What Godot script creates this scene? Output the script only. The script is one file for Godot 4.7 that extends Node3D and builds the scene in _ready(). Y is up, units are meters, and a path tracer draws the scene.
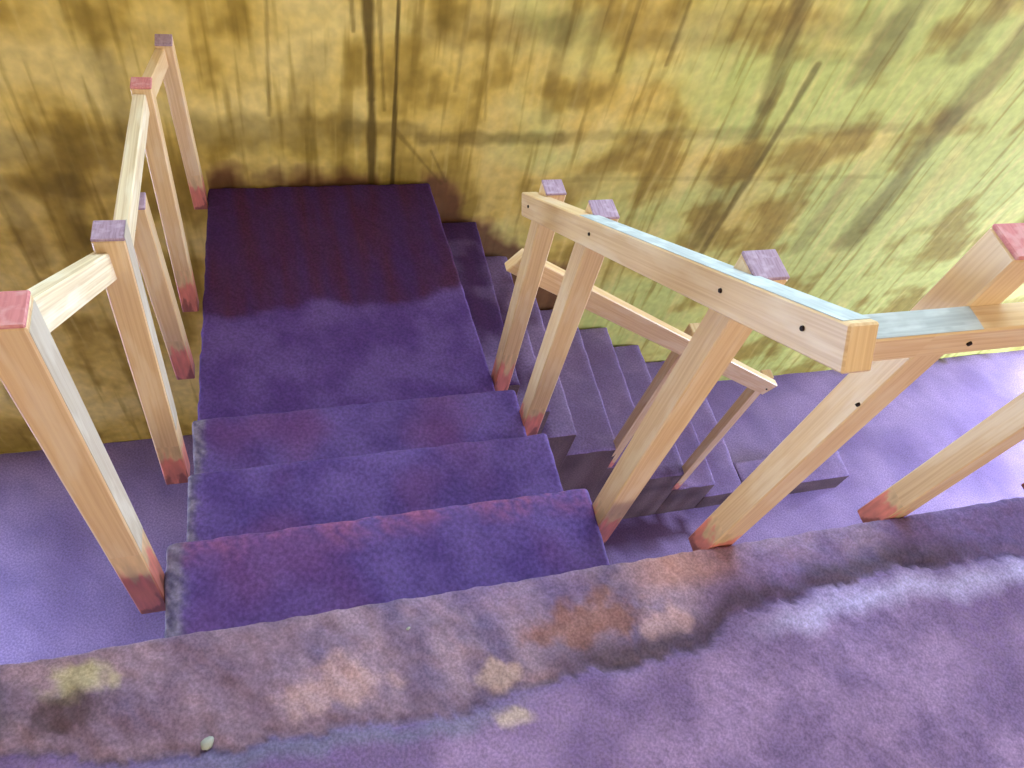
extends Node3D
# An unfinished stairwell seen from the upper floor: concrete stairs, raw timber railings, stained yellow wall.

const WALL_Z := -2.52
const LOW_Y := -2.72
const LAND_Y := -0.755

var mats := {}
var taken := {}
var n_big := FastNoiseLite.new()
var n_mid := FastNoiseLite.new()
var n_fine := FastNoiseLite.new()
var n_edge := FastNoiseLite.new()
var rng := RandomNumberGenerator.new()

# ------------------------------------------------------------------ helpers
func numbered(called: String) -> String:
	if not taken.has(called):
		taken[called] = 0
		return called
	taken[called] += 1
	return "%s_%03d" % [called, taken[called]]

func thing(called: String, label: String, category: String, at := Vector3.ZERO, group := "") -> Node3D:
	var o := Node3D.new()
	o.name = numbered(called)
	add_child(o)
	o.position = at
	o.set_meta("label", label)
	o.set_meta("category", category)
	if group != "":
		o.set_meta("group", group)
	return o

func structure(called: String, label: String, category: String) -> Node3D:
	var o := Node3D.new()
	o.name = called
	add_child(o)
	o.set_meta("kind", "structure")
	o.set_meta("label", label)
	o.set_meta("category", category)
	return o

func part(called: String, mesh: Mesh, mat: Material, parent: Node) -> MeshInstance3D:
	var o := MeshInstance3D.new()
	o.name = called
	o.mesh = mesh
	o.material_override = mat
	o.cast_shadow = GeometryInstance3D.SHADOW_CASTING_SETTING_ON
	parent.add_child(o, true)
	return o

func lin(r: float, g: float, b: float) -> Color:
	return Color(r, g, b).srgb_to_linear()

func tri(st: SurfaceTool, a: Vector3, b: Vector3, c: Vector3, mid: Vector3, uvo: Vector2) -> void:
	var n := (b - a).cross(c - a)
	if n.length_squared() < 1e-16:
		return
	n = n.normalized()
	if n.dot((a + b + c) / 3.0 - mid) < 0.0:
		n = -n
	else:
		var t := b
		b = c
		c = t
	for p in [a, b, c]:
		st.set_normal(n)
		var q: Vector3 = p - mid
		var u: float = q.x if absf(n.z) > absf(n.x) else q.z
		var v: float = q.y
		if absf(n.y) > 0.8:
			u = q.x
			v = q.z
		st.set_uv(Vector2(u, v) + uvo)
		st.add_vertex(p)

# a box with chamfered edges, added to a SurfaceTool
func cbox(st: SurfaceTool, mid: Vector3, size: Vector3, c: float, uvo := Vector2.ZERO) -> void:
	var h := size * 0.5
	c = minf(c, minf(h.x, minf(h.y, h.z)) * 0.6)
	var face := {}
	for ax in 3:
		for s in [-1, 1]:
			var k1 := (ax + 1) % 3
			var k2 := (ax + 2) % 3
			var q := []
			for e in [[-1, -1], [1, -1], [1, 1], [-1, 1]]:
				var p := Vector3.ZERO
				p[ax] = s * h[ax]
				p[k1] = e[0] * (h[k1] - c)
				p[k2] = e[1] * (h[k2] - c)
				face["%d%d%d%d" % [ax, s, e[0], e[1]]] = mid + p
				q.append(mid + p)
			tri(st, q[0], q[1], q[2], mid, uvo)
			tri(st, q[0], q[2], q[3], mid, uvo)
	for ax in 3:
		var k1 := (ax + 1) % 3
		var k2 := (ax + 2) % 3
		for s1 in [-1, 1]:
			for s2 in [-1, 1]:
				# the edge along ax between the faces of k1 and k2
				var a0 := Vector3.ZERO; var a1 := Vector3.ZERO; var b0 := Vector3.ZERO; var b1 := Vector3.ZERO
				a0[k1] = s1 * h[k1]; a0[k2] = s2 * (h[k2] - c); a0[ax] = -(h[ax] - c)
				a1 = a0; a1[ax] = h[ax] - c
				b0[k2] = s2 * h[k2]; b0[k1] = s1 * (h[k1] - c); b0[ax] = -(h[ax] - c)
				b1 = b0; b1[ax] = h[ax] - c
				tri(st, mid + a0, mid + a1, mid + b1, mid, uvo)
				tri(st, mid + a0, mid + b1, mid + b0, mid, uvo)
	for sx in [-1, 1]:
		for sy in [-1, 1]:
			for sz in [-1, 1]:
				var s := Vector3(sx, sy, sz)
				tri(st, mid + s * Vector3(h.x, h.y - c, h.z - c), mid + s * Vector3(h.x - c, h.y, h.z - c), mid + s * Vector3(h.x - c, h.y - c, h.z), mid, uvo)

func box_mesh(size: Vector3, c: float, uvo := Vector2.ZERO) -> ArrayMesh:
	var st := SurfaceTool.new()
	st.begin(Mesh.PRIMITIVE_TRIANGLES)
	cbox(st, Vector3.ZERO, size, c, uvo)
	return st.commit()

func boxes(called: String, list: Array, mat: Material, parent: Node) -> MeshInstance3D:
	var st := SurfaceTool.new()
	st.begin(Mesh.PRIMITIVE_TRIANGLES)
	for b in list:
		var lo: Vector3 = b[0]
		var hi: Vector3 = b[1]
		cbox(st, (lo + hi) * 0.5, hi - lo, 0.004)
	return part(called, st.commit(), mat, parent)

# a sawn timber from a to b; its local Y runs along it, its local X lies towards side
func beam(called: String, a: Vector3, b: Vector3, w: float, d: float, side: Vector3, mat: Material, parent: Node, bevel := 0.003) -> MeshInstance3D:
	var y := (b - a).normalized()
	var z := side.cross(y).normalized()
	var x := y.cross(z).normalized()
	var m := box_mesh(Vector3(w, a.distance_to(b), d), bevel, Vector2(rng.randf() * 3.0, 0.83))
	var o := part(called, m, mat, parent)
	o.transform = Transform3D(Basis(x, y, z), (a + b) * 0.5)
	return o

# a square post with primer-painted ends: the foot and the sawn top are sub-parts
func post(parent: Node, base: Vector3, top: Vector3, w: float, foot: float, paint = null) -> MeshInstance3D:
	var dir := (top - base).normalized()
	var lf := base.distance_to(top)
	var t0 := base + dir * foot
	var t1 := top - dir * (0.006 if paint else 0.0)
	var p := beam("post", t0, t1, w, w, Vector3.RIGHT, mats.wood, parent)
	var inv := p.transform.affine_inverse()
	var mid0 := (base + t0) * 0.5
	if foot > 0.0:
		var f := part("painted_foot", foot_mesh(w + 0.0002, foot + 0.008), mats.pink_foot, p)
		f.transform = Transform3D(Basis.IDENTITY, inv * (mid0 + dir * 0.004))
		f.set_meta("label", "red primer painted foot of the post")
	if paint:
		var c := part("painted_end", box_mesh(Vector3(w, 0.007, w), 0.002, Vector2(rng.randf(), rng.randf())), paint, p)
		c.transform = Transform3D(Basis.IDENTITY, inv * (top - dir * 0.003))
		c.set_meta("label", "sawn post end, pink with primer" if paint == mats.pink else "sawn post end, dull violet grey")
	return p

# thin white smear on a timber face, window light put into its colour
func film(timber: Node3D, at: Vector3, size: Vector3, m: Material = mats.lime) -> void:
	var o := part("lit_smear", box_mesh(size, 0.0004, Vector2(rng.randf(), rng.randf())), m, timber)
	o.position = at
	o.set_meta("label", "thin white smear on the timber, window light put into its colour")

func nail(parent: Node, at: Vector3, dir: Vector3) -> void:
	var cm := CylinderMesh.new()
	cm.top_radius = 0.0036
	cm.bottom_radius = 0.0044
	cm.height = 0.004
	cm.radial_segments = 10
	cm.rings = 1
	var o := part("nail", cm, mats.iron, parent)
	var y := dir.normalized()
	var x := y.cross(Vector3(0.31, 0.8, 0.5)).normalized()
	o.transform = Transform3D(Basis(x, y, x.cross(y)), at + y * 0.001)

# a cast slab: top surface between four (x, z) corners (far left, far right, near right, near left), uneven, with worn edges
func cast_slab(c: Array, y: float, thick: float, cell: float, rough: float, worn: float, tint: Callable, relief: Callable, side_tint: Callable) -> ArrayMesh:
	var fl: Vector2 = c[0]
	var fr: Vector2 = c[1]
	var nr: Vector2 = c[2]
	var nl: Vector2 = c[3]
	var lx := maxf(fl.distance_to(fr), nl.distance_to(nr))
	var lz := maxf(fl.distance_to(nl), fr.distance_to(nr))
	var us := steps_of(lx, cell, worn)
	var vs := steps_of(lz, cell, worn)
	var nu := us.size()
	var nv := vs.size()
	var st := SurfaceTool.new()
	st.begin(Mesh.PRIMITIVE_TRIANGLES)
	st.set_smooth_group(0)
	var grid := []
	for j in nv:
		var row := []
		for i in nu:
			var u: float = us[i] / lx
			var v: float = vs[j] / lz
			var p: Vector2 = fl.lerp(fr, u).lerp(nl.lerp(nr, u), v)
			var du := minf(us[i], lx - us[i])
			var dv := minf(vs[j], lz - vs[j])
			var h := n_mid.get_noise_2d(p.x * 60.0 + y * 300.0, p.y * 60.0) * rough + n_fine.get_noise_2d(p.x * 60.0, p.y * 60.0 + y * 90.0) * rough * 0.6
			h += relief.call(p.x, p.y)
			for d in [du, dv]:
				if d < worn:
					h -= worn - sqrt(maxf(worn * worn - (worn - d) * (worn - d), 0.0))
			# ragged arrises
			var e := n_edge.get_noise_2d(p.x * 100.0, p.y * 100.0 + y * 70.0)
			if dv < worn * 0.5:
				p.y += e * rough * 1.3
			if du < worn * 0.5:
				p.x += e * rough * 1.3
			row.append(Vector3(p.x, y + h, p.y))
		grid.append(row)
	for j in nv - 1:
		for i in nu - 1:
			var q := [grid[j][i], grid[j][i + 1], grid[j + 1][i + 1], grid[j + 1][i]]
			for k in [0, 1, 2, 0, 2, 3]:
				var p: Vector3 = q[k]
				st.set_color(tint.call(p.x, p.z))
				st.set_uv(Vector2(p.x, p.z))
				st.add_vertex(p)
	# the four sides
	st.set_smooth_group(1)
	var ring := []
	for i in nu:
		ring.append(grid[0][i])
	for j in range(1, nv):
		ring.append(grid[j][nu - 1])
	for i in range(nu - 2, -1, -1):
		ring.append(grid[nv - 1][i])
	for j in range(nv - 2, -1, -1):
		ring.append(grid[j][0])
	for k in ring.size() - 1:
		var a: Vector3 = ring[k]
		var b: Vector3 = ring[k + 1]
		var rows := maxi(1, int(thick / 0.05))
		rows = mini(rows, 8)
		for r in rows:
			var ya := float(r) / rows
			var yb := float(r + 1) / rows
			var q := [Vector3(a.x, lerpf(a.y, y - thick, ya), a.z), Vector3(b.x, lerpf(b.y, y - thick, ya), b.z), Vector3(b.x, lerpf(b.y, y - thick, yb), b.z), Vector3(a.x, lerpf(a.y, y - thick, yb), a.z)]
			for m in [0, 2, 1, 0, 3, 2]:
				var p: Vector3 = q[m]
				st.set_color(side_tint.call(p.x + p.z, p.y))
				st.set_uv(Vector2(p.x + p.z, p.y))
				st.add_vertex(p)
	# underside
	var lows := [Vector3(fl.x, y - thick, fl.y), Vector3(fr.x, y - thick, fr.y), Vector3(nr.x, y - thick, nr.y), Vector3(nl.x, y - thick, nl.y)]
	st.set_smooth_group(2)
	for m in [0, 2, 1, 0, 3, 2]:
		st.set_color(side_tint.call(lows[m].x, lows[m].y))
		st.set_uv(Vector2(lows[m].x, lows[m].z))
		st.add_vertex(lows[m])
	st.generate_normals()
	return st.commit()

func steps_of(l: float, cell: float, worn: float) -> Array:
	var out := [0.0, worn * 0.12, worn * 0.45, worn]
	var n := maxi(1, int((l - 2.0 * worn) / cell))
	for i in range(1, n):
		out.append(worn + (l - 2.0 * worn) * i / n)
	out.append_array([l - worn, l - worn * 0.45, l - worn * 0.12, l])
	return out

func flat(_x: float, _z: float) -> float:
	return 0.0

func curve(pts: Array, x: float) -> float:
	for i in pts.size() - 1:
		if x <= pts[i + 1][0]:
			var t := clampf((x - pts[i][0]) / (pts[i + 1][0] - pts[i][0]), 0.0, 1.0)
			return lerpf(pts[i][1], pts[i + 1][1], t)
	return pts[-1][1]

func blot(x: float, z: float, cx: float, cz: float, rx: float, rz: float) -> float:
	var d := sqrt(pow((x - cx) / rx, 2.0) + pow((z - cz) / rz, 2.0)) + n_mid.get_noise_2d(x * 160.0 + cx * 70.0, z * 160.0) * 0.75 + n_fine.get_noise_2d(x * 80.0, z * 80.0 + cx * 30.0) * 0.25
	return clampf((1.15 - d) * 2.0, 0.0, 1.0)

# ------------------------------------------------------------------ tints: surface colours, some with shade painted in
var seam := [[-1.4, -0.36], [-0.56, -0.34], [-0.40, -0.30], [-0.244, -0.276], [-0.055, -0.272], [0.223, -0.253], [0.454, -0.276], [0.77, -0.279], [0.893, -0.335], [1.0, -0.352], [1.33, -0.366], [1.69, -0.347], [2.6, -0.35]]

func seam_at(x: float) -> float:
	return curve(seam, x) + n_mid.get_noise_2d(x * 130.0, 7.0) * 0.018 + n_fine.get_noise_2d(x * 90.0, 3.0) * 0.008

func floor_relief(x: float, z: float) -> float:
	var s := seam_at(x)
	var d := z - s
	if d < 0.0:
		# the ragged edge beam: lumps of mortar and a broken seam
		var h := n_mid.get_noise_2d(x * 110.0, z * 110.0) * 0.012 + n_fine.get_noise_2d(x * 70.0, z * 70.0) * 0.005 - 0.006
		return h - 0.006 * exp(-d * d / 0.0002)
	return -0.005 * exp(-d * d / 0.0001)

func floor_tint(x: float, z: float) -> Color:
	var s := seam_at(x)
	var d := z - s
	var a := n_mid.get_noise_2d(x * 90.0, z * 90.0)
	var b := n_fine.get_noise_2d(x * 120.0, z * 120.0)
	var big := n_big.get_noise_2d(x * 60.0, z * 60.0)
	var c: Color
	if d > 0.0:
		c = lin(0.54, 0.45, 0.65).lerp(lin(0.63, 0.53, 0.72), clampf(0.5 + a * 1.1, 0, 1))
		c = c.lerp(lin(0.44, 0.35, 0.57), clampf(big * 1.6 + b * 0.5, 0, 0.8))
		# laitance left along the screed's border
		var strip := clampf(1.0 - absf(d - 0.045) / 0.045 + a * 0.5, 0.0, 1.0) * clampf((x - 0.86) * 7.0, 0, 1)
		c = c.lerp(lin(0.74, 0.70, 0.90), strip * 0.85)
		var teal := clampf(1.2 - absf(d - 0.02) / 0.022 + a * 0.5, 0.0, 1.0) * clampf((0.42 - x) * 6.0, 0, 1) * clampf((x + 0.42) * 4.0, 0, 1)
		c = c.lerp(lin(0.46, 0.50, 0.60), teal * 0.5)
		c = c.lerp(lin(0.84, 0.76, 0.70), blot(x, z, 0.35, -0.228, 0.045, 0.018) * 0.7)
	else:
		c = lin(0.49, 0.42, 0.57).lerp(lin(0.65, 0.55, 0.64), clampf(0.5 + a * 1.3, 0, 1))
		c = c.lerp(lin(0.54, 0.43, 0.51), clampf(big * 1.5, 0, 0.6))
		c = c.lerp(lin(0.52, 0.42, 0.62), clampf(-big * 1.6, 0, 0.8))
		c = c.lerp(lin(0.76, 0.56, 0.52), clampf((0.16 - absf(x - 0.80)) * 8.0, 0, 1) * clampf((-0.40 - z) * 25.0, 0, 1) * 0.7)
		c = c.lerp(lin(0.60, 0.42, 0.38), blot(x, z, 0.56, -0.385, 0.13, 0.05) * 0.75)
		c = c.lerp(lin(0.80, 0.66, 0.70), blot(x, z, 0.72, -0.345, 0.055, 0.035) * 0.8)
		c = c.lerp(lin(0.80, 0.66, 0.68), blot(x, z, 0.03, -0.35, 0.09, 0.05) * 0.7)
		c = c.lerp(lin(0.82, 0.70, 0.66), blot(x, z, 0.33, -0.31, 0.04, 0.03) * 0.7)
		c = c.lerp(lin(0.78, 0.74, 0.62), blot(x, z, -0.44, -0.452, 0.06, 0.035) * 0.9)
		c = c.lerp(lin(0.36, 0.28, 0.32), blot(x, z, -0.46, -0.385, 0.07, 0.035) * 0.8)
		c = c.lerp(lin(0.40, 0.38, 0.46), blot(x, z, -0.60, -0.42, 0.08, 0.06) * 0.6)
		c = c.lerp(lin(0.46, 0.38, 0.60), clampf((x - 1.25) * 3.0 + a, 0.0, 0.8))
		c = c.lerp(lin(0.42, 0.33, 0.52), blot(x, z, 1.62, -0.43, 0.30, 0.06) * 0.5)
		# dirt packed against the screed
		var dirt := clampf(1.25 - absf(d + 0.025) / 0.036 + a * 0.8 + b * 0.5, 0.0, 1.0) * clampf((x - 0.38) * 5.0, 0.15, 1.0) * clampf((1.75 - x) * 3.0, 0.25, 1.0)
		c = c.lerp(lin(0.27, 0.22, 0.28), dirt * 0.75)
	c = c.lerp(lin(0.20, 0.15, 0.22), exp(-d * d / 0.00006) * clampf(0.25 + a * 1.4, 0.0, 1.0) * 0.6)
	return c * (1.0 + b * 0.3 + a * 0.12)

func edge_tint(u: float, y: float) -> Color:
	return lin(0.46, 0.38, 0.46) * (1.0 + n_mid.get_noise_2d(u * 90.0, y * 90.0) * 0.5)

func step_tint(x: float, z: float) -> Color:
	var a := n_mid.get_noise_2d(x * 70.0, z * 70.0)
	var b := n_fine.get_noise_2d(x * 110.0, z * 110.0)
	var c := lin(0.44, 0.35, 0.62).lerp(lin(0.36, 0.27, 0.54), clampf(0.5 + a * 1.2, 0, 1))
	c = c.lerp(lin(0.46, 0.26, 0.46), clampf(n_big.get_noise_2d(x * 80.0, z * 80.0) * 1.3, 0, 0.5))
	# bare scuffed nosing of the top step, with a broken outline
	var e := z + 0.765 + n_mid.get_noise_2d(x * 60.0, 40.0) * 0.03
	var worn := clampf(1.0 - e / 0.075 + a * 0.5, 0.0, 1.0) * clampf((z + 0.80) * 60.0, 0, 1)
	c = c.lerp(lin(0.62, 0.38, 0.55), worn * clampf(0.6 + b + a, 0, 0.9))
	# grey mortar bedded along the open left edge
	var rim := clampf((-0.275 + n_mid.get_noise_2d(3.0, z * 160.0) * 0.02 - x) * 60.0, 0, 1)
	c = c.lerp(lin(0.62, 0.58, 0.66).lerp(lin(0.36, 0.34, 0.42), clampf(0.5 + b * 2.0, 0, 1)), rim * 0.8)
	return c * (1.0 + b * 0.16)

func landing_tint(x: float, z: float) -> Color:
	var a := n_mid.get_noise_2d(x * 70.0, z * 70.0)
	var b := n_fine.get_noise_2d(x * 110.0, z * 110.0)
	var c := lin(0.42, 0.32, 0.59).lerp(lin(0.35, 0.24, 0.52), clampf(0.5 + a * 1.2, 0, 1))
	# maroon streaks over the far half, with shade painted in
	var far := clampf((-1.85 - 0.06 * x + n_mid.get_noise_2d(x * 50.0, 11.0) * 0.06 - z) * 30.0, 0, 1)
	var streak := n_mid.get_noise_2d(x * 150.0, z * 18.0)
	var maroon_shade := lin(0.31, 0.14, 0.25).lerp(lin(0.27, 0.15, 0.36), clampf(0.5 + streak * 1.2, 0, 1))
	c = c.lerp(maroon_shade, far * 0.9)
	return c * (1.0 + b * 0.18)

func low_tint(x: float, z: float) -> Color:
	var a := n_mid.get_noise_2d(x * 30.0, z * 30.0)
	var b := n_fine.get_noise_2d(x * 60.0, z * 60.0)
	var c := lin(0.55, 0.48, 0.69).lerp(lin(0.65, 0.57, 0.77), clampf(0.5 + a, 0, 1))
	c = c.lerp(lin(0.45, 0.37, 0.59), clampf(n_big.get_noise_2d(x * 40.0, z * 40.0) * 1.3, 0, 0.6))
	# shadow of the lower flight, painted on the floor in front of it
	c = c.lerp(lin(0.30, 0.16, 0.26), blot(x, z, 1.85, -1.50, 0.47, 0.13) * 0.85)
	return c * (1.0 + b * 0.14)

func flight_tint(x: float, z: float) -> Color:
	var c := low_tint(x, z).lerp(lin(0.53, 0.44, 0.65), clampf(0.3 + n_mid.get_noise_2d(x * 60.0, z * 60.0), 0, 0.6))
	# the painted shade of the landing runs on over the first steps
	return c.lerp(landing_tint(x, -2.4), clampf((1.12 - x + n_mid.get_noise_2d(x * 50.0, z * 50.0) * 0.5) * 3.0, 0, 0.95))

func brown_side(u: float, y: float) -> Color:
	var c := lin(0.47, 0.39, 0.42).lerp(lin(0.37, 0.30, 0.34), clampf(0.5 + n_mid.get_noise_2d(u * 60.0, y * 60.0) * 1.4, 0, 1))
	return c

# ------------------------------------------------------------------ materials
func grain_image(side: int, lo: float, hi: float, freq: float, noise_seed: int) -> ImageTexture:
	var f := FastNoiseLite.new()
	f.seed = noise_seed
	f.frequency = freq
	f.fractal_octaves = 4
	f.fractal_gain = 0.65
	var src := f.get_seamless_image(side, side)
	src.convert(Image.FORMAT_L8)
	var got := src.get_data()
	var data := PackedByteArray()
	data.resize(side * side * 3)
	for k in side * side:
		var g := int(255.0 * clampf(lerpf(lo, hi, got[k] / 255.0), 0, 1))
		data[k * 3] = g
		data[k * 3 + 1] = g
		data[k * 3 + 2] = g
	return ImageTexture.create_from_image(Image.create_from_data(side, side, false, Image.FORMAT_RGB8, data))

func wood_image(base: Color, dark: Color, pale: Color, noise_seed: int) -> ImageTexture:
	var f := FastNoiseLite.new()
	f.seed = noise_seed
	f.frequency = 0.02
	f.fractal_octaves = 4
	var w := 384
	var h := 512
	var data := PackedByteArray()
	data.resize(w * h * 3)
	for j in h:
		for i in w:
			var warp := f.get_noise_2d(i * 0.35, j * 0.25) * 14.0
			var g := f.get_noise_2d((i + warp * 0.5) * 4.0, j * 0.22 + 300.0)
			var ring := sin((i + warp * 1.1) * 0.21) * 0.3
			var blotch := f.get_noise_2d(i * 0.5 + 900.0, j * 0.5)
			var t := clampf(0.35 + g * 0.9 + ring * 0.35, 0, 1)
			var c := base.lerp(dark, t * 0.55).lerp(pale, clampf(blotch * 1.4, 0, 0.55))
			var k := (j * w + i) * 3
			data[k] = int(255 * clampf(c.r, 0, 1))
			data[k + 1] = int(255 * clampf(c.g, 0, 1))
			data[k + 2] = int(255 * clampf(c.b, 0, 1))
	return ImageTexture.create_from_image(Image.create_from_data(w, h, false, Image.FORMAT_RGB8, data))

# primer soaked into the foot of a post: red below, bare wood above, a ragged line along the grain between them
func foot_image() -> ImageTexture:
	var f := FastNoiseLite.new()
	f.seed = 13
	f.frequency = 0.02
	f.fractal_octaves = 4
	var w := 256
	var h := 128
	var img := Image.create(w, h, false, Image.FORMAT_RGB8)
	var wood := Color(0.84, 0.715, 0.55)
	var red := Color(0.82, 0.50, 0.44)
	var deep := Color(0.52, 0.30, 0.26)
	for j in h:
		for i in w:
			var v := 1.0 - float(j) / h
			var g := f.get_noise_2d(i * 4.0, j * 0.6)
			var n := f.get_noise_2d(i * 1.6 + 50.0, j * 0.5)
			var c := wood.lerp(red, clampf((0.80 + n * 0.4 + g * 0.25 - v) * 5.0, 0, 1))
			c = c.lerp(deep, clampf((0.22 + n * 0.4 - v) * 8.0, 0, 0.8))
			img.set_pixel(i, j, c * (1.0 + g * 0.15))
	return ImageTexture.create_from_image(img)

func foot_mesh(w: float, l: float) -> ArrayMesh:
	var st := SurfaceTool.new()
	st.begin(Mesh.PRIMITIVE_TRIANGLES)
	var h := w * 0.5
	var c := 0.003
	var ring := [Vector2(-h + c, h), Vector2(h - c, h), Vector2(h, h - c), Vector2(h, -h + c), Vector2(h - c, -h), Vector2(-h + c, -h), Vector2(-h, -h + c), Vector2(-h, h - c)]
	var off := rng.randf()
	for k in 8:
		var a: Vector2 = ring[k]
		var b: Vector2 = ring[(k + 1) % 8]
		var mid := (a + b).normalized()
		var q := [[Vector3(a.x, -l / 2, a.y), k, 1.0], [Vector3(b.x, -l / 2, b.y), k + 1, 1.0], [Vector3(b.x, l / 2, b.y), k + 1, 0.0], [Vector3(a.x, l / 2, a.y), k, 0.0]]
		for m in [0, 2, 1, 0, 3, 2]:
			st.set_normal(Vector3(mid.x, 0, mid.y))
			st.set_uv(Vector2(off + q[m][1] / 8.0, clampf(q[m][2], 0.01, 0.99)))
			st.add_vertex(q[m][0])
		for y in [-l / 2, l / 2]:
			for p in [Vector3(0, y, 0), Vector3(a.x, y, a.y), Vector3(b.x, y, b.y)]:
				st.set_normal(Vector3(0, signf(y), 0))
				st.set_uv(Vector2(off, 0.9 if y < 0 else 0.02))
				st.add_vertex(p)
	return st.commit()

func plain(c: Color, rough: float, tex: Texture2D = null, scale := 1.0, vertex := false) -> StandardMaterial3D:
	var m := StandardMaterial3D.new()
	m.albedo_color = c
	m.roughness = rough
	m.metallic_specular = 0.35
	if tex:
		m.albedo_texture = tex
		m.uv1_scale = Vector3(scale, scale, scale)
	m.vertex_color_use_as_albedo = vertex
	return m

const STREAKS := [[0.34, 0.13, 0.37, -0.34, 0.028, 0.98], [0.37, -0.34, 0.38, -0.76, 0.024, 0.95], [0.45, 0.13, 0.47, -0.79, 0.011, 1.0], [0.38, 0.13, 0.42, -0.39, 0.007, 0.40], [0.29, 0.09, 0.30, -0.06, 0.010, 0.50], [0.02, 0.08, -0.01, -0.41, 0.007, 0.35], [2.01, 0.16, 2.09, -0.36, 0.075, 0.50], [2.09, -0.36, 2.10, -0.55, 0.050, 0.40], [2.25, -0.16, 2.18, -1.34, 0.025, 0.60], [3.22, 0.03, 3.16, -0.44, 0.128, 0.45], [3.16, -0.44, 3.11, -1.28, 0.122, 0.50], [1.34, 0.10, 1.34, -0.20, 0.013, 0.30], [1.54, 0.10, 1.54, -0.17, 0.014, 0.40], [1.07, 0.01, 1.09, -0.44, 0.043, 0.30], [1.21, 0.05, 1.20, -0.36, 0.054, 0.35], [2.55, 0.15, 2.52, -0.18, 0.140, 0.40], [2.97, 0.16, 2.94, -0.09, 0.098, 0.35], [2.19, -0.61, 2.10, -1.30, 0.077, 0.25], [2.82, -0.82, 2.81, -1.34, 0.083, 0.30], [0.70, 0.07, 0.69, -0.30, 0.011, 0.25], [0.77, 0.07, 0.83, -0.44, 0.008, 0.25], [0.62, -0.59, 0.70, -0.76, 0.013, 0.40], [0.47, -0.49, 0.68, -0.77, 0.013, 0.35], [2.54, -0.13, 1.39, -0.06, 0.058, 0.15], [0.59, -0.05, 1.06, -0.03, 0.104, 0.30], [1.06, -0.03, 2.53, 0.03, 0.121, 0.22], [0.59, -0.53, 1.17, -0.53, 0.058, 0.50], [1.17, -0.53, 2.90, -0.49, 0.050, 0.25], [1.09, -0.77, 2.99, -0.80, 0.021, 0.14], [-0.98, -0.56, -0.55, -0.55, 0.161, 0.35], [-0.26, -0.49, 0.27, -0.47, 0.123, 0.40], [0.27, -0.47, 0.57, -0.49, 0.049, 0.35], [-1.00, -0.73, -0.63, -0.77, 0.095, 0.30], [-0.53, -0.19, -0.52, -0.48, 0.072, 0.35], [0.18, -0.14, 0.10, -0.39, 0.071, 0.20], [1.55, -0.55, 1.26, -0.90, 0.104, 0.30], [2.05, -0.76, 2.13, -1.22, 0.095, 0.25], [-0.78, -0.71, -0.79, -1.04, 0.057, 0.35], [-0.99, -0.81, -0.99, -1.15, 0.063, 0.30]]

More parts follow.
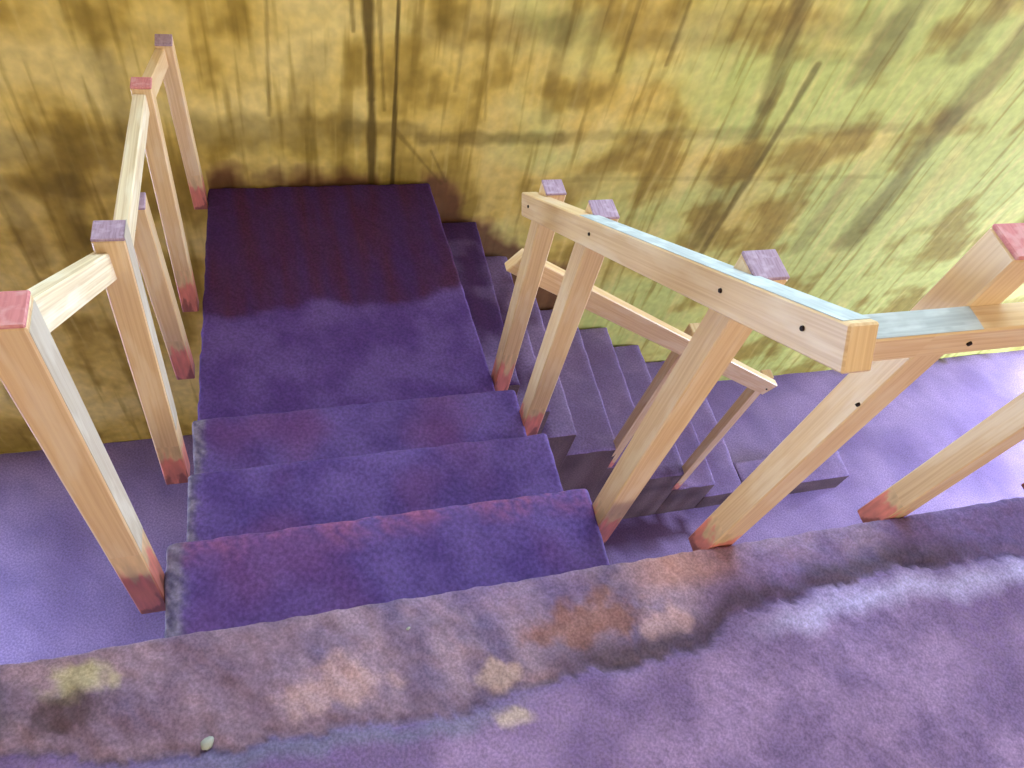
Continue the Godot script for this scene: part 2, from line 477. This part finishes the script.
func wall_image() -> ImageTexture:
	var w := 2048
	var h := 996
	var x0 := -5.0
	var y1 := 3.6
	var sx := 13.0 / w
	var sy := 6.32 / h
	var f := FastNoiseLite.new()
	f.seed = 77
	f.frequency = 0.02
	f.fractal_octaves = 4
	# stains that can be traced singly: distance to each run, kept in a mask
	var mask := PackedFloat32Array()
	mask.resize(w * h)
	for s in STREAKS:
		var a := Vector2(s[0], s[1])
		var b := Vector2(s[2], s[3])
		var wd: float = maxf(s[4], 0.012)
		var pad := wd * 1.5
		var i0 := clampi(int((minf(a.x, b.x) - pad - x0) / sx), 0, w - 1)
		var i1 := clampi(int((maxf(a.x, b.x) + pad - x0) / sx), 0, w - 1)
		var j0 := clampi(int((y1 - maxf(a.y, b.y) - pad) / sy), 0, h - 1)
		var j1 := clampi(int((y1 - minf(a.y, b.y) + pad) / sy), 0, h - 1)
		for j in range(j0, j1 + 1):
			for i in range(i0, i1 + 1):
				var p := Vector2(x0 + (i + 0.5) * sx, y1 - (j + 0.5) * sy)
				var q := Geometry2D.get_closest_point_to_segment(p, a, b)
				var d := p.distance_to(q) / (wd * 0.5) + f.get_noise_2d(p.x * 260.0, p.y * 90.0) * 0.9
				var v: float = s[5] * clampf(1.7 - d, 0.0, 1.0)
				var k := j * w + i
				mask[k] = mask[k] + v - mask[k] * v
	var data := PackedByteArray()
	data.resize(w * h * 3)
	var gold := Color(0.80, 0.69, 0.35)
	var pale := Color(0.87, 0.79, 0.50)
	var green := Color(0.70, 0.745, 0.42)
	var dirt := Color(0.50, 0.41, 0.15)
	var dark := Color(0.27, 0.21, 0.07)
	var maroon_shade := Color(0.30, 0.15, 0.12)
	for j in h:
		var y := y1 - (j + 0.5) * sy
		for i in w:
			var x := x0 + (i + 0.5) * sx
			var cloud := f.get_noise_2d(x * 48.0, y * 70.0)
			var blotch := f.get_noise_2d(x * 130.0 + 300.0, y * 120.0)
			var run := f.get_noise_2d(x * 260.0, y * 36.0 + 500.0)
			var speck := f.get_noise_2d(x * 900.0, y * 700.0)
			var c := gold.lerp(pale, clampf(0.35 + cloud * 1.6 + blotch * 0.7, 0, 1))
			c = c.lerp(green, clampf((x - 0.9) * 0.5 + cloud, 0, 0.9))
			c = c.lerp(dirt, clampf(-cloud * 1.3 - blotch * 1.0 + run * 0.55 - 0.12, 0, 0.6))
			c = c.lerp(pale, clampf(run * -0.9 - 0.16 + blotch * 0.4, 0, 0.4))
			var thin := f.get_noise_2d(x * 800.0 + 90.0, y * 45.0)
			c = c.lerp(dirt, clampf(thin * 1.3 - 0.28 + run * 0.4, 0, 0.45))
			c = c.lerp(pale, clampf(-thin * 1.2 - 0.3, 0, 0.35))
			# red-brown stain with painted shade above the landing and first steps, ragged rim
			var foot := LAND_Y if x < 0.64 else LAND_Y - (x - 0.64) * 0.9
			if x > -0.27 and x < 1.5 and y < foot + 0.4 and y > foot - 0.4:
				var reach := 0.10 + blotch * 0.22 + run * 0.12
				c = c.lerp(maroon_shade, clampf((reach - (y - foot)) * 4.5, 0, 0.7))
			c = c.lerp(dark, mask[j * w + i] * 0.75)
			var m := 1.0 + speck * 0.09
			var k := (j * w + i) * 3
			data[k] = int(255 * clampf(c.r * m, 0, 1))
			data[k + 1] = int(255 * clampf(c.g * m, 0, 1))
			data[k + 2] = int(255 * clampf(c.b * m, 0, 1))
	return ImageTexture.create_from_image(Image.create_from_data(w, h, false, Image.FORMAT_RGB8, data))

func area(called: String, at: Vector3, towards: Vector3, size: Vector2, color: Color, energy: float) -> void:
	var l := AreaLight3D.new()
	l.name = called
	l.area_size = size
	l.area_normalize_energy = true
	l.light_color = color
	l.light_energy = energy
	l.shadow_enabled = true
	add_child(l)
	l.look_at_from_position(at, at + towards, Vector3.UP if absf(towards.y) < 0.9 else Vector3.RIGHT)

# ------------------------------------------------------------------ the place
func _ready() -> void:
	rng.seed = 4711
	for a in [[n_big, 5, 0.02, 3], [n_mid, 9, 0.06, 3], [n_fine, 21, 0.35, 2], [n_edge, 33, 0.12, 3]]:
		a[0].seed = a[1]
		a[0].frequency = a[2]
		a[0].fractal_octaves = a[3]

	# camera, held at 1.6 m, tipped steeply down and rolled
	var cam := Camera3D.new()
	cam.name = "camera"
	add_child(cam)
	cam.transform = Transform3D(Basis(Vector3(0.96015, 0.17400, 0.2189), Vector3(0.09167, 0.54320, -0.8346), Vector3(-0.26402, 0.82137, 0.5056)).orthonormalized(), Vector3(0, 1.6, 0))
	cam.fov = rad_to_deg(2.0 * atan(384.0 / 780.0))
	cam.near = 0.02
	cam.current = true

	var env := Environment.new()
	env.background_mode = Environment.BG_SKY
	var sky := Sky.new()
	var psm := ProceduralSkyMaterial.new()
	psm.sky_top_color = Color(0.62, 0.74, 0.92)
	psm.sky_horizon_color = Color(0.86, 0.90, 0.96)
	psm.ground_bottom_color = Color(0.42, 0.40, 0.38)
	psm.ground_horizon_color = Color(0.70, 0.72, 0.74)
	sky.sky_material = psm
	env.sky = sky
	env.tonemap_mode = Environment.TONE_MAPPER_LINEAR
	env.tonemap_exposure = 1.0
	env.sdfgi_enabled = true
	env.ssao_enabled = true
	env.ssil_enabled = true
	var we := WorldEnvironment.new()
	we.name = "world_environment"
	we.environment = env
	add_child(we)

	# daylight in the openings: a wide window high in the stained wall, two doorways in it below, a window behind
	area("stair_window_light", Vector3(1.3, 2.3, WALL_Z - 0.03), Vector3(0, 0, 1), Vector2(3.4, 2.0), Color(0.80, 0.92, 1.0), 17.0)
	area("doorway_light_right", Vector3(8.03, -1.66, -0.7), Vector3(-1, 0, 0), Vector2(2.0, 2.1), Color(0.84, 0.90, 1.0), 68.0)
	area("doorway_light_back", Vector3(6.7, -1.66, WALL_Z - 0.03), Vector3(0, 0, 1), Vector2(1.4, 2.1), Color(0.86, 0.91, 1.0), 50.0)
	area("doorway_light_left", Vector3(-3.9, -1.7, WALL_Z - 0.03), Vector3(0, 0, 1), Vector2(1.4, 2.0), Color(0.74, 0.85, 1.0), 62.0)
	area("window_light_rear", Vector3(0.9, 1.45, 4.02), Vector3(0, 0, -1), Vector2(4.2, 1.3), Color(1.0, 0.94, 0.86), 11.0)

	# materials
	var grit := grain_image(512, 0.74, 1.06, 0.07, 3)
	mats.concrete = plain(Color.WHITE, 0.9, grit, 2.0, true)
	mats.screed = plain(Color.WHITE, 0.85, grit, 3.3, true)
	mats.plaster = plain(Color(0.84, 0.74, 0.46), 0.9)
	mats.ceiling = plain(Color(0.86, 0.80, 0.70), 0.9)
	mats.wood = plain(Color.WHITE, 0.6, wood_image(Color(0.87, 0.75, 0.58), Color(0.75, 0.59, 0.43), Color(0.90, 0.82, 0.70), 11))
	mats.wood.uv1_scale = Vector3(5.0, 0.6, 1.0)
	mats.wood.roughness = 0.38
	mats.wood.metallic_specular = 0.5
	mats.wood_pale = plain(Color.WHITE, 0.6, wood_image(Color(0.90, 0.84, 0.72), Color(0.70, 0.58, 0.44), Color(0.93, 0.90, 0.82), 14))
	mats.wood_pale.uv1_scale = Vector3(5.0, 0.6, 1.0)
	mats.pink = plain(Color.WHITE, 0.7, wood_image(Color(0.80, 0.52, 0.53), Color(0.68, 0.40, 0.42), Color(0.84, 0.66, 0.66), 12), 6.0)
	mats.pink_foot = plain(Color.WHITE, 0.7, foot_image())
	mats.pink_foot.roughness = 0.38
	mats.pink_foot.metallic_specular = 0.5
	mats.grey_end = plain(Color.WHITE, 0.7, wood_image(Color(0.66, 0.56, 0.64), Color(0.48, 0.38, 0.44), Color(0.76, 0.68, 0.76), 15), 6.0)
	mats.lime = plain(Color.WHITE, 0.6, wood_image(Color(0.70, 0.73, 0.73), Color(0.56, 0.58, 0.60), Color(0.80, 0.83, 0.83), 16))
	mats.lime.uv1_scale = Vector3(5.0, 2.0, 1.0)
	mats.lit_cream = plain(Color.WHITE, 0.7, wood_image(Color(0.74, 0.70, 0.64), Color(0.64, 0.57, 0.50), Color(0.80, 0.77, 0.72), 17))
	mats.lit_cream.uv1_scale = Vector3(5.0, 1.0, 1.0)
	mats.iron = plain(Color(0.16, 0.11, 0.09), 0.6)
	mats.iron.metallic = 0.5
	mats.stone = plain(Color(0.72, 0.74, 0.72), 0.85, grit, 20.0)
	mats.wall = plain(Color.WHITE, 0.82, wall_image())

	build_shell()
	build_floor()
	build_stairs()
	build_right_railing()
	build_left_railing()
	build_lower_railing()
	build_debris()

func build_shell() -> void:
	# the stained yellow wall: an uneven plaster face on a thick wall, with its openings
	var wb := structure("wall_back", "tall yellow plastered wall with dark runs and damp stains behind the stairs", "wall")
	var xs := [-5.0]
	var ys := [LOW_Y]
	for o in OPENINGS:
		xs.append_array([o[0], o[1]])
		ys.append_array([o[2], o[3]])
	xs.append_array(range(-49, 80).map(func(k): return k * 0.1))
	xs.append(8.0)
	ys.append_array(range(-27, 36).map(func(k): return k * 0.1))
	ys.append(3.6)
	xs = uniq(xs)
	ys = uniq(ys)
	var st := SurfaceTool.new()
	st.begin(Mesh.PRIMITIVE_TRIANGLES)
	st.set_smooth_group(0)
	for j in ys.size() - 1:
		for i in xs.size() - 1:
			if opening((xs[i] + xs[i + 1]) * 0.5, (ys[j] + ys[j + 1]) * 0.5):
				continue
			var q := []
			for e in [[0, 0], [1, 0], [1, 1], [0, 1]]:
				var x: float = xs[i + e[0]]
				var y: float = ys[j + e[1]]
				q.append(Vector3(x, y, WALL_Z + n_mid.get_noise_2d(x * 30.0, y * 18.0) * 0.012))
			for k in [0, 2, 1, 0, 3, 2]:
				var p: Vector3 = q[k]
				st.set_uv(Vector2((p.x + 5.0) / 13.0, (3.6 - p.y) / 6.32))
				st.add_vertex(p)
	st.generate_normals()
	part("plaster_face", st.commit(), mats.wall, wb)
	var zb := WALL_Z - 0.25
	var zf := WALL_Z - 0.02
	boxes("masonry", [
		[Vector3(-5.2, LOW_Y - 0.2, zb), Vector3(-4.6, 1.3, zf)], [Vector3(-4.6, -0.7, zb), Vector3(-3.2, 1.3, zf)],
		[Vector3(-3.2, LOW_Y - 0.2, zb), Vector3(6.0, 1.3, zf)], [Vector3(6.0, -0.6, zb), Vector3(7.4, 1.3, zf)], [Vector3(7.4, LOW_Y - 0.2, zb), Vector3(8.2, 1.3, zf)],
		[Vector3(-5.2, 1.3, zb), Vector3(-0.4, 3.3, zf)], [Vector3(3.0, 1.3, zb), Vector3(8.2, 3.3, zf)], [Vector3(-5.2, 3.3, zb), Vector3(8.2, 3.8, zf)]], mats.plaster, wb)
	# side walls, and the rear wall with its window
	var wr := structure("wall_right", "yellow plastered side wall with a doorway below, at the far right", "wall")
	boxes("masonry", [
		[Vector3(8.0, LOW_Y - 0.2, zf), Vector3(8.2, 3.6, -1.7)], [Vector3(8.0, LOW_Y - 0.2, 0.3), Vector3(8.2, 3.6, 4.05)],
		[Vector3(8.0, -0.6, -1.7), Vector3(8.2, 3.6, 0.3)], [Vector3(8.0, LOW_Y - 0.2, -1.7), Vector3(8.2, LOW_Y, 0.3)]], mats.plaster, wr)
	var wl := structure("wall_left", "plain yellow plastered side wall left of the stairs", "wall")
	boxes("masonry", [[Vector3(-5.2, LOW_Y - 0.2, zf), Vector3(-5.0, 3.6, 4.05)]], mats.plaster, wl)
	var wf := structure("wall_rear", "yellow plastered rear wall with a wide window", "wall")
	boxes("masonry", [
		[Vector3(-5.2, LOW_Y - 0.2, 4.05), Vector3(8.2, 0.8, 4.25)], [Vector3(-5.2, 2.1, 4.05), Vector3(8.2, 3.8, 4.25)],
		[Vector3(-5.2, 0.8, 4.05), Vector3(-1.2, 2.1, 4.25)], [Vector3(3.0, 0.8, 4.05), Vector3(8.2, 2.1, 4.25)]], mats.plaster, wf)
	var ce := structure("ceiling", "pale plastered ceiling over the upper floor", "ceiling")
	boxes("soffit", [[Vector3(-5.2, 3.6, WALL_Z - 0.25), Vector3(8.2, 3.8, 4.25)]], mats.ceiling, ce)
	# the floor of the storey below
	var fl := structure("floor_lower", "pale lilac cement floor of the storey below the stairs", "floor")
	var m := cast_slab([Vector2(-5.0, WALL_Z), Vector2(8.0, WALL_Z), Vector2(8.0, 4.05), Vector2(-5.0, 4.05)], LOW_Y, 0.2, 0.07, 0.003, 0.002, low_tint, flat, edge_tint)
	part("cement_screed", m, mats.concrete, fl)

const OPENINGS := [[-0.4, 3.0, 1.3, 3.3], [-4.6, -3.2, LOW_Y, -0.7], [6.0, 7.4, LOW_Y, -0.6]]

func opening(x: float, y: float) -> bool:
	for o in OPENINGS:
		if x > o[0] and x < o[1] and y > o[2] and y < o[3]:
			return true
	return false

func uniq(a: Array) -> Array:
	a.sort()
	var out := [a[0]]
	for v in a:
		if v - out[-1] > 0.004:
			out.append(v)
	return out

func build_floor() -> void:
	var fl := structure("floor", "lilac cement upper floor ending in a broken rough concrete edge", "floor")
	var m := cast_slab([Vector2(-1.4, -0.497), Vector2(2.6, -0.497), Vector2(2.6, 0.7), Vector2(-1.4, 0.7)], 0.0, 0.16, 0.009, 0.0026, 0.012, floor_tint, floor_relief, edge_tint)
	part("floor_edge", m, mats.screed, fl)
	boxes("slab", [
		[Vector3(-5.0, -0.16, -0.497), Vector3(-1.4, 0.0, 4.05)], [Vector3(2.6, -0.16, -0.497), Vector3(8.0, 0.0, 4.05)],
		[Vector3(-1.4, -0.16, 0.7), Vector3(2.6, 0.0, 4.05)]], plain(Color(0.64, 0.53, 0.71), 0.9), fl)

func build_stairs() -> void:
	var s := thing("concrete_staircase", "violet concrete staircase turning right at a dark landing against the yellow wall", "staircase")
	var rise := [-0.185, -0.37, -0.56]
	var zs := [-0.495, -0.765, -1.035, -1.315]
	var xl := [[-0.326, -0.322], [-0.308, -0.304], [-0.312, -0.318]]
	var xr := [[0.706, 0.706], [0.706, 0.704], [0.704, 0.702]]
	for i in 3:
		var m := cast_slab([Vector2(xl[i][1], zs[i + 1]), Vector2(xr[i][1], zs[i + 1]), Vector2(xr[i][0], zs[i] - 0.003), Vector2(xl[i][0], zs[i] - 0.003)], rise[i], rise[i] - LOW_Y - 0.004, 0.014, 0.003, 0.016, step_tint, flat, edge_tint)
		part("step", m, mats.concrete, s)
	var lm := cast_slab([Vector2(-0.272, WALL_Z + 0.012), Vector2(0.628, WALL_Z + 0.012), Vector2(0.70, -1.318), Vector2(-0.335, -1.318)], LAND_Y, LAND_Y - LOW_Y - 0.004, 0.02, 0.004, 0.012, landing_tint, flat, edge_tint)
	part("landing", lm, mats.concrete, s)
	# the lower flight runs right along the wall, solid down to the floor
	var ends := [[0.66, 0.87, -1.0], [0.87, 1.06, -1.25], [1.06, 1.247, -1.5], [1.247, 1.525, -1.715], [1.525, 1.80, -1.93], [1.80, 2.08, -2.145], [2.08, 2.36, -2.36], [2.36, 2.64, -2.535]]
	for e in ends:
		var x0: float = e[0]
		var x1: float = e[1]
		var yy: float = e[2]
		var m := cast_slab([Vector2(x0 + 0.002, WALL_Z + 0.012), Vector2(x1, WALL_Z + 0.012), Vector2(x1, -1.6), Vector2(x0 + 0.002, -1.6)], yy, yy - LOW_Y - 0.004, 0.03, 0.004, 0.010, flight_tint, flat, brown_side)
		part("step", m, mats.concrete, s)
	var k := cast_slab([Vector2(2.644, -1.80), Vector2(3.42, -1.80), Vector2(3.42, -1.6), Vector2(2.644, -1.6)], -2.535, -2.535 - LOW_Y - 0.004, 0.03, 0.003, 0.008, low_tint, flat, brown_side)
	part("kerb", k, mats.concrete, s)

func build_right_railing() -> void:
	var r := thing("wooden_railing", "raw timber railing right of the upper stairs, turning along the floor edge", "railing", Vector3(0.733, -0.2, -0.685))
	r.position = Vector3.ZERO
	var w := 0.061
	post(r, Vector3(0.735, -0.33, -0.685), Vector3(0.725, 0.765, -0.690), w, 0.20, mats.grey_end)
	post(r, Vector3(0.728, -0.66, -1.195), Vector3(0.722, 0.37, -1.21), w, 0.19, mats.grey_end)
	post(r, Vector3(0.727, -0.86, -1.49), Vector3(0.722, 0.165, -1.50), w * 0.95, 0.27, mats.grey_end)
	post(r, Vector3(0.915, -0.10, -0.528), Vector3(0.932, 0.98, -0.528), w, 0.155, mats.pink)
	post(r, Vector3(1.405, -0.10, -0.528), Vector3(1.465, 0.98, -0.528), w, 0.14, mats.pink)
	post(r, Vector3(1.95, -0.10, -0.528), Vector3(1.95, 0.98, -0.528), w, 0.14, mats.pink)
	# the plank nailed inside the posts down the stairs
	var a := Vector3(0.682, 0.898, -0.435)
	var b := Vector3(0.682, 0.059, -1.545)
	var side_rail := beam("rail", a, b, 0.046, 0.066, Vector3.RIGHT, mats.wood, r)
	film(side_rail, Vector3(0, -0.22, 0.0333), Vector3(0.042, 0.92, 0.0012))
	# the plank along the floor edge, butted against it
	var edge_rail := beam("rail", Vector3(0.708, 0.853, -0.478), Vector3(2.6, 0.853, -0.478), 0.055, 0.044, Vector3.UP, mats.wood, r)
	film(edge_rail, Vector3(0.0278, -0.845, 0), Vector3(0.0012, 0.19, 0.040))
	film(edge_rail, Vector3(0.0278, 0.30, 0), Vector3(0.0012, 1.2, 0.040))
	var dir := (b - a).normalized()
	for t in [[0.10, 0.01], [0.32, 0.016], [0.87, 0.004], [1.33, 0.006]]:
		nail(r, a + dir * t[0] + Vector3(-0.023, t[1], t[1] * 0.8), Vector3.LEFT)
	for x in [0.90, 1.40]:
		nail(r, Vector3(x, 0.852, -0.456), Vector3.BACK)
	nail(r, Vector3(0.888, 0.62, -0.500), Vector3.BACK)
	# a splinter hanging from the plank
	beam("splinter", Vector3(0.676, 0.655, -0.775), Vector3(0.672, 0.60, -0.775), 0.004, 0.002, Vector3.RIGHT, mats.wood, r, 0.0005)

func build_left_railing() -> void:
	var r := thing("wooden_railing", "raw timber railing left of the upper stairs with five leaning posts", "railing")
	var w := 0.061
	var p1 := post(r, Vector3(-0.356, -0.27, -0.668), Vector3(-0.350, 0.735, -0.715), w, 0.30, mats.pink)
	var p2 := post(r, Vector3(-0.340, -0.47, -1.085), Vector3(-0.328, 0.37, -1.20), w, 0.16, mats.grey_end)
	film(p1, Vector3(0.0308, 0.0, 0), Vector3(0.0012, 0.68, 0.055), mats.lit_cream)  # inner faces of both posts lightened as if caught by window light
	film(p2, Vector3(0.0308, 0.04, 0), Vector3(0.0012, 0.62, 0.055), mats.lit_cream)
	post(r, Vector3(-0.362, -0.76, -1.625), Vector3(-0.358, 0.06, -1.60), w * 0.95, 0.22, mats.grey_end)
	post(r, Vector3(-0.346, -0.78, -1.925), Vector3(-0.342, 0.09, -2.03), w * 0.9, 0.19, mats.pink)
	post(r, Vector3(-0.303, -0.78, -2.44), Vector3(-0.306, -0.02, -2.39), w * 0.85, 0.18, mats.grey_end)
	beam("rail", Vector3(-0.362, 0.682, -0.715), Vector3(-0.350, 0.272, -1.20), 0.036, 0.060, Vector3.RIGHT, mats.wood_pale, r)
	beam("rail", Vector3(-0.348, 0.205, -1.24), Vector3(-0.350, 0.04, -2.01), 0.034, 0.060, Vector3.RIGHT, mats.wood_pale, r)
	beam("rail", Vector3(-0.334, 0.05, -2.04), Vector3(-0.318, -0.09, -2.42), 0.030, 0.06, Vector3.RIGHT, mats.wood, r)
	# the start of the plank that runs left along the floor edge
	beam("rail", Vector3(-0.395, 0.62, -0.665), Vector3(-1.5, 0.62, -0.665), 0.055, 0.044, Vector3.UP, mats.wood, r)
	post(r, Vector3(-1.0, -0.10, -0.72), Vector3(-1.0, 0.74, -0.72), w, 0.14, mats.pink)
	nail(r, Vector3(-0.339, 0.15, -1.33), Vector3.RIGHT)
	nail(r, Vector3(-0.339, 0.12, -1.44), Vector3.RIGHT)
	nail(r, Vector3(-0.343, 0.31, -1.165), Vector3.BACK)

func build_lower_railing() -> void:
	var r := thing("wooden_railing", "raw timber railing down the lower flight, seen below the longer railing", "railing")
	var a := Vector3(0.69, -0.20, -1.565)
	var b := Vector3(2.11, -1.19, -1.565)
	beam("rail", a, b, 0.035, 0.085, Vector3.BACK, mats.wood, r)
	post(r, Vector3(1.53, -1.93, -1.625), Vector3(1.56, -0.72, -1.61), 0.05, 0.10)
	post(r, Vector3(2.085, -2.36, -1.625), Vector3(2.10, -1.14, -1.61), 0.05, 0.10)
	nail(r, Vector3(1.56, -0.81, -1.546), Vector3.BACK)
	nail(r, Vector3(2.08, -1.17, -1.546), Vector3.BACK)

func build_debris() -> void:
	var spots := [[-0.214, -0.292, 0.011, "small pale pebble lying on the floor left of the seam"], [0.17, -0.43, 0.004, "tiny white chip on the rough concrete edge"], [0.26, -0.83, 0.004, "tiny pale chip lying on the second step"]]
	for s in spots:
		var sm := SphereMesh.new()
		sm.radius = 0.5
		sm.height = 1.0
		sm.radial_segments = 10
		sm.rings = 6
		var arr := sm.get_mesh_arrays()
		var vs: PackedVector3Array = arr[Mesh.ARRAY_VERTEX]
		for i in vs.size():
			var v := vs[i]
			vs[i] = v * (1.0 + n_mid.get_noise_3d(v.x * 16.0 + s[0] * 90.0, v.y * 16.0, v.z * 16.0) * 0.7) * Vector3(2.4, 1.3, 1.7) * float(s[2])
		arr[Mesh.ARRAY_VERTEX] = vs
		var am := ArrayMesh.new()
		am.add_surface_from_arrays(Mesh.PRIMITIVE_TRIANGLES, arr)
		var st := SurfaceTool.new()
		st.create_from(am, 0)
		st.generate_normals()
		var o := part(numbered("pebble"), st.commit(), mats.stone, self)
		o.position = Vector3(s[0], (-0.37 if s[1] < -0.7 else floor_relief(s[0], s[1])) + s[2] * 0.5, s[1])
		o.rotation.y = 0.6
		o.set_meta("label", s[3])
		o.set_meta("category", "pebble")
